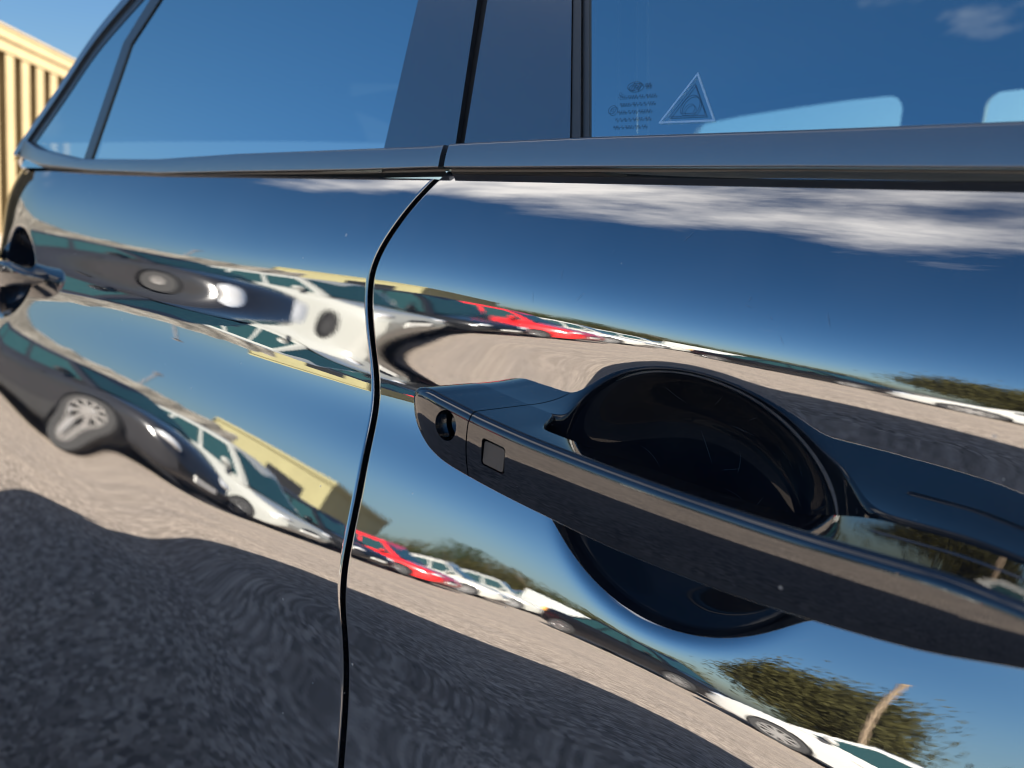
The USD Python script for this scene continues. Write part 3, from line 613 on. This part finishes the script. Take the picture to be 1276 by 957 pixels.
other_car('parked_car', 'dark grey hatchback parked nearest in the row, reflected at the left door', (-9.2, -3.5, 0), math.radians(-22), (.018, .019, .023), 4.3, group=row, rough=.16, metal=.2)
other_car('parked_car', 'pale silver estate car parked beside the dark grey hatchback', (-9.6, -6.25, 0), math.radians(-10), (.28, .285, .27), 4.4, height=1.5, group=row)
other_car('parked_car', 'black hatchback parked between the silver car and the red car', (-9.8, -8.6, 0), math.radians(-10), (.008, .0085, .010), 4.1, group=row)
other_car('parked_car', 'bright red hatchback in the middle of the parked row', (-9.9, -11.0, 0), math.radians(-16), (.52, .012, .014), 4.1, group=row)
other_car('parked_car', 'white saloon parked next to the red hatchback', (-11.0, -14.9, 0), math.radians(-20), (.36, .355, .33), 4.3, height=1.45, style='saloon', group=row)
other_car('parked_car', 'white hatchback parked behind the white saloon', (-12.0, -19.4, 0), math.radians(-20), (.28, .285, .27), 4.0, group=row)
other_car('parked_car', 'dark blue saloon parked far along the row by the trees', (-12.0, -23.2, 0), math.radians(-30), (.025, .035, .075), 4.4, style='saloon', group=row)
other_car('parked_car', 'dark green hatchback at the far end of the row', (-13.0, -27.5, 0), math.radians(-30), (.03, .045, .04), 4.0, group=row)
other_car('panel_van', 'long white panel van parked across the far lane', (-9.6, -22.6, 0), math.radians(0), (.36, .37, .36), 4.9, 1.95, 1.75, 'van')
other_car('parked_car', 'black saloon with amber rear lamps standing left of the white hatchback', (-4.1, -12.4, 0), math.radians(15), (.006, .006, .007), 4.2, style='saloon', amber=True)
other_car('parked_car', 'white hatchback parked side-on directly across the lane', (.10, -9.0, 0), math.radians(182), (.38, .38, .37), 4.2, height=1.44)

# ------------------------------------------------------------------ walls, buildings, trees, posts
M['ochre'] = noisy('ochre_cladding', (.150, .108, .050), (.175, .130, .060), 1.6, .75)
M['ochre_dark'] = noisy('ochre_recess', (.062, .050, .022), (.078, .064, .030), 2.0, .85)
M['yellow'] = noisy('yellow_cladding', (.25, .23, .12), (.28, .26, .135), 0.8, .7)
M['opening'] = plain('dark_opening', (.010, .011, .013), .4)
M['rubble'] = noisy('rubble_wall', (.12, .11, .095), (.40, .375, .33), 24.0, .9, .8, dist=.05)
M['bark'] = noisy('bark', (.10, .075, .055), (.20, .16, .12), 20.0, .9, .5)
M['timber'] = noisy('weathered_post', (.12, .085, .055), (.20, .15, .10), 8.0, .85, .4, stretch=(6, 6, 1))
M['metal'] = plain('grey_metal', (.10, .10, .11), .5)
def leaf_mat(name, a, b):
    return usdkit.material(stage, L + name, {'g': ('geometry', {}), 'r': ('rgb_ramp', {'ramp': [(0, a), (1, b)]}), 'd': ('diffuse_bsdf', {}), 't': ('translucent_bsdf', {}), 'm': ('mix_closure', {'fac': .3})},
        [('g.random_per_island', 'r.fac'), ('r.color', 'd.color'), ('r.color', 't.color'), ('d.BSDF', 'm.closure1'), ('t.BSDF', 'm.closure2')], surface='m.closure')
M['leaf_olive'] = leaf_mat('leaf_olive', (.05, .047, .018), (.13, .108, .045))
M['leaf_dark'] = leaf_mat('leaf_dark', (.03, .04, .015), (.08, .085, .03))
# near building, seen directly at the left edge
bld = thing('ribbed_building', 'ochre ribbed building with a pale parapet behind the car', 'building')
A0 = np.array([-28.5, 9.05]); A1 = np.array([-26.0, 6.64]); dirw = (A1 - A0) / np.linalg.norm(A1 - A0); nw = np.array([-dirw[1], dirw[0]])
if nw @ (np.array([0, -.3]) - A0) < 0: nw = -nw
ang = math.atan2(dirw[1], dirw[0])
def wall_box(s0, s1, d0, d1, z0, z1):
    m_ = bx(s0, s1, d0, d1, z0, z1); R_ = np.eye(4); R_[:2, 0] = dirw; R_[:2, 1] = nw; R_[:2, 3] = A0
    m_.apply_transform(R_); 
    if np.linalg.det(R_[:3, :3]) < 0: m_.invert()
    return m_
HB_ = 5.70
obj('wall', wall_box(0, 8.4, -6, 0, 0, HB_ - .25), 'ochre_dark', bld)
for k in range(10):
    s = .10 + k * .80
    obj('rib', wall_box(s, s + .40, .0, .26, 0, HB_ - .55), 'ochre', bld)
obj('parapet', wall_box(-.18, 8.6, -6.1, .42, HB_ - .30, HB_ - .03), 'ochre', bld)
obj('parapet_cap', wall_box(-.24, 8.7, -6.2, .48, HB_ - .03, HB_ + .04), 'ochre', bld)
obj('fascia', wall_box(-.05, 8.45, .0, .32, HB_ - .62, HB_ - .303), 'ochre', bld)
# yellow building across the car park
yb_ = thing('yellow_building', 'flat roofed yellow building with a dark open bay across the car park', 'building')
PA, PB, PC = np.array([-31.4, -18.9]), np.array([-28.4, -25.6]), np.array([-33.4, -37.2])
foot = Polygon([PA, PB, PC, (-46, -36), (-46, -27.6)])
m_ = trimesh.creation.extrude_polygon(foot, 4.5, engine='earcut'); obj('wall', m_, 'yellow', yb_)
m_ = trimesh.creation.extrude_polygon(foot.buffer(.12, join_style=2), .25, engine='earcut'); m_.apply_translation([0, 0, 4.5]); obj('roof_edge', m_, 'yellow', yb_)
dAB = (PB - PA) / np.linalg.norm(PB - PA); nAB = np.array([-dAB[1], dAB[0]]); nAB = nAB if nAB[0] > 0 else -nAB
def facing(s0, s1, z0, z1, proud):
    p = [PA + dAB * s0 + nAB * proud, PA + dAB * s1 + nAB * proud]
    return quad((*p[0], z0), (*p[1], z0), (*p[1], z1), (*p[0], z1))
obj('bay_opening', facing(3.4, 5.9, 1.9, 3.5, .02), 'opening', yb_)
obj('bay_opening', facing(.7, 2.2, 1.0, 2.0, .02), 'opening', yb_)
# boundary wall behind the row, rough pale stone
def rough_wall(p0, p1, h, th, seed):
    p0, p1 = np.array(p0, float), np.array(p1, float); ln = np.linalg.norm(p1 - p0); d_ = (p1 - p0) / ln; n_ = np.array([-d_[1], d_[0]])
    m_ = trimesh.creation.box([ln, th, h]); m_ = m_.subdivide_to_size(.22); v = m_.vertices + [ln / 2, 0, h / 2]
    off = (meshkit.fbm(v * 3.0, 3, seed) - .5) * .18; v = v + np.c_[off, off, np.where(v[:, 2] > .1, off * 1.6, 0)]
    m_.vertices = np.c_[p0 + v[:, :1] * d_ + v[:, 1:2] * n_, v[:, 2]]; return m_
w_ = obj('stone_wall', rough_wall((-12.6, -.5), (-13.0, -8.2), 2.05, .4, 3), 'rubble', smooth=40); tag(w_, 'rough pale stone wall standing behind the parked row', 'wall')
# trees
def tree(name, label, loc, h, rad, leafm, n, seed, squash=1.0, group=None, low=.3):
    r_ = np.random.default_rng(seed); t = thing(name, label, 'tree', loc, 0, group)
    tr = trimesh.creation.cone(radius=h * .035, height=h * .75, sections=9); limbs = [tr]
    for k in range(7):
        a, e = r_.uniform(0, 6.28), r_.uniform(.4, 1.0); b = trimesh.creation.cone(radius=h * .014, height=rad * .9, sections=6)
        b.apply_transform(trimesh.transformations.rotation_matrix(e, [1, 0, 0])); b.apply_transform(trimesh.transformations.rotation_matrix(a, [0, 0, 1])); b.apply_translation([0, 0, h * r_.uniform(.25, .5)]); limbs.append(b)
    obj('trunk', cat(limbs), 'bark', t, smooth=40)
    cl = r_.normal(size=(26, 3)); cl /= np.linalg.norm(cl, axis=1, keepdims=True); cl *= r_.uniform(.35, .95, (26, 1)); cl[:, 2] = cl[:, 2] * .8
    cen = np.c_[cl[:, 0] * rad, cl[:, 1] * rad, h * (.5 + low / 2) + cl[:, 2] * h * (1 - low) / 2 * squash]
    c_ = cen[r_.integers(0, 26, n)] + r_.normal(size=(n, 3)) * rad * .19
    c_[:, 2] = np.clip(c_[:, 2], h * .06, h)
    s_ = r_.uniform(.5, 1.2, n) * rad * .036
    u_ = r_.normal(size=(n, 3)); u_ /= np.linalg.norm(u_, axis=1, keepdims=True); w2 = np.cross(u_, r_.normal(size=(n, 3))); w2 /= np.linalg.norm(w2, axis=1, keepdims=True)
    V4 = np.stack([c_ - u_ * s_[:, None], c_ - w2 * s_[:, None] * .55, c_ + u_ * s_[:, None], c_ + w2 * s_[:, None] * .55], 1).reshape(-1, 3)
    b4 = np.arange(n)[:, None] * 4; f = np.vstack([b4 + [0, 1, 2], b4 + [0, 2, 3]])
    cr = obj('crown', trimesh.Trimesh(V4, f, process=False), leafm, t); return t
tree('tree', 'broad olive green tree behind the white hatchback and the post', (-2.5, -24.5, 0), 6.2, 2.9, 'leaf_olive', 30000, 11, low=.16)
TREE_AT = ['beyond the end of the yellow building', 'beyond the black hatchback in the row', 'beyond the bright red hatchback', 'beyond the white saloon in the row', 'beyond the white hatchback of the row', 'beyond the dark blue saloon', 'beyond the dark green hatchback', 'beyond the white panel van', 'beyond the black saloon with amber lamps', 'beyond the bonnet of the side-on white hatchback', 'beyond the doors of the side-on white hatchback', 'beyond the tail of the side-on white hatchback']
for k, (az, d, h, r) in enumerate([(46, 60, 4.6, 3.2), (42, 58, 4.2, 3.4), (38.5, 56, 4.0, 3.4), (35, 50, 4.4, 3.3), (31.5, 47, 3.9, 3.2), (28, 44, 3.6, 3.2), (24.5, 42, 3.3, 3.0), (21, 40, 3.2, 3.0), (17.5, 38, 3.0, 2.8), (4, 42, 3.2, 3.0), (0, 44, 3.6, 3.2), (-5, 46, 3.8, 3.4)]):
    a = math.radians(az)
    tree('distant_tree', 'low olive tree ' + TREE_AT[k], (-d * math.sin(a), -d * math.cos(a), 0), h, r, 'leaf_olive' if k % 3 else 'leaf_dark', 6500, 40 + k, group='far line of trees', low=.02)
# timber post
po = thing('timber_post', 'weathered timber post standing behind the white hatchback', 'post', (-.62, -12.6, 0))
obj('shaft', cyl(.045, 3.6, [0, 0, 1.8], 'z', 12), 'timber', po, smooth=40); obj('cap', cyl(.055, .08, [0, 0, 3.64], 'z', 12), 'timber', po, smooth=40)
lp = thing('street_lamp', 'slim grey street lamp behind the parked row', 'street lamp', (-23.0, -10.6, 0))
obj('pole', cat([cyl(.05, 4.3, [0, 0, 2.15], 'z', 10)]), 'metal', lp, smooth=40); obj('lamp_head', bx(-.12, .22, -.09, .09, 4.28, 4.38), 'metal', lp)
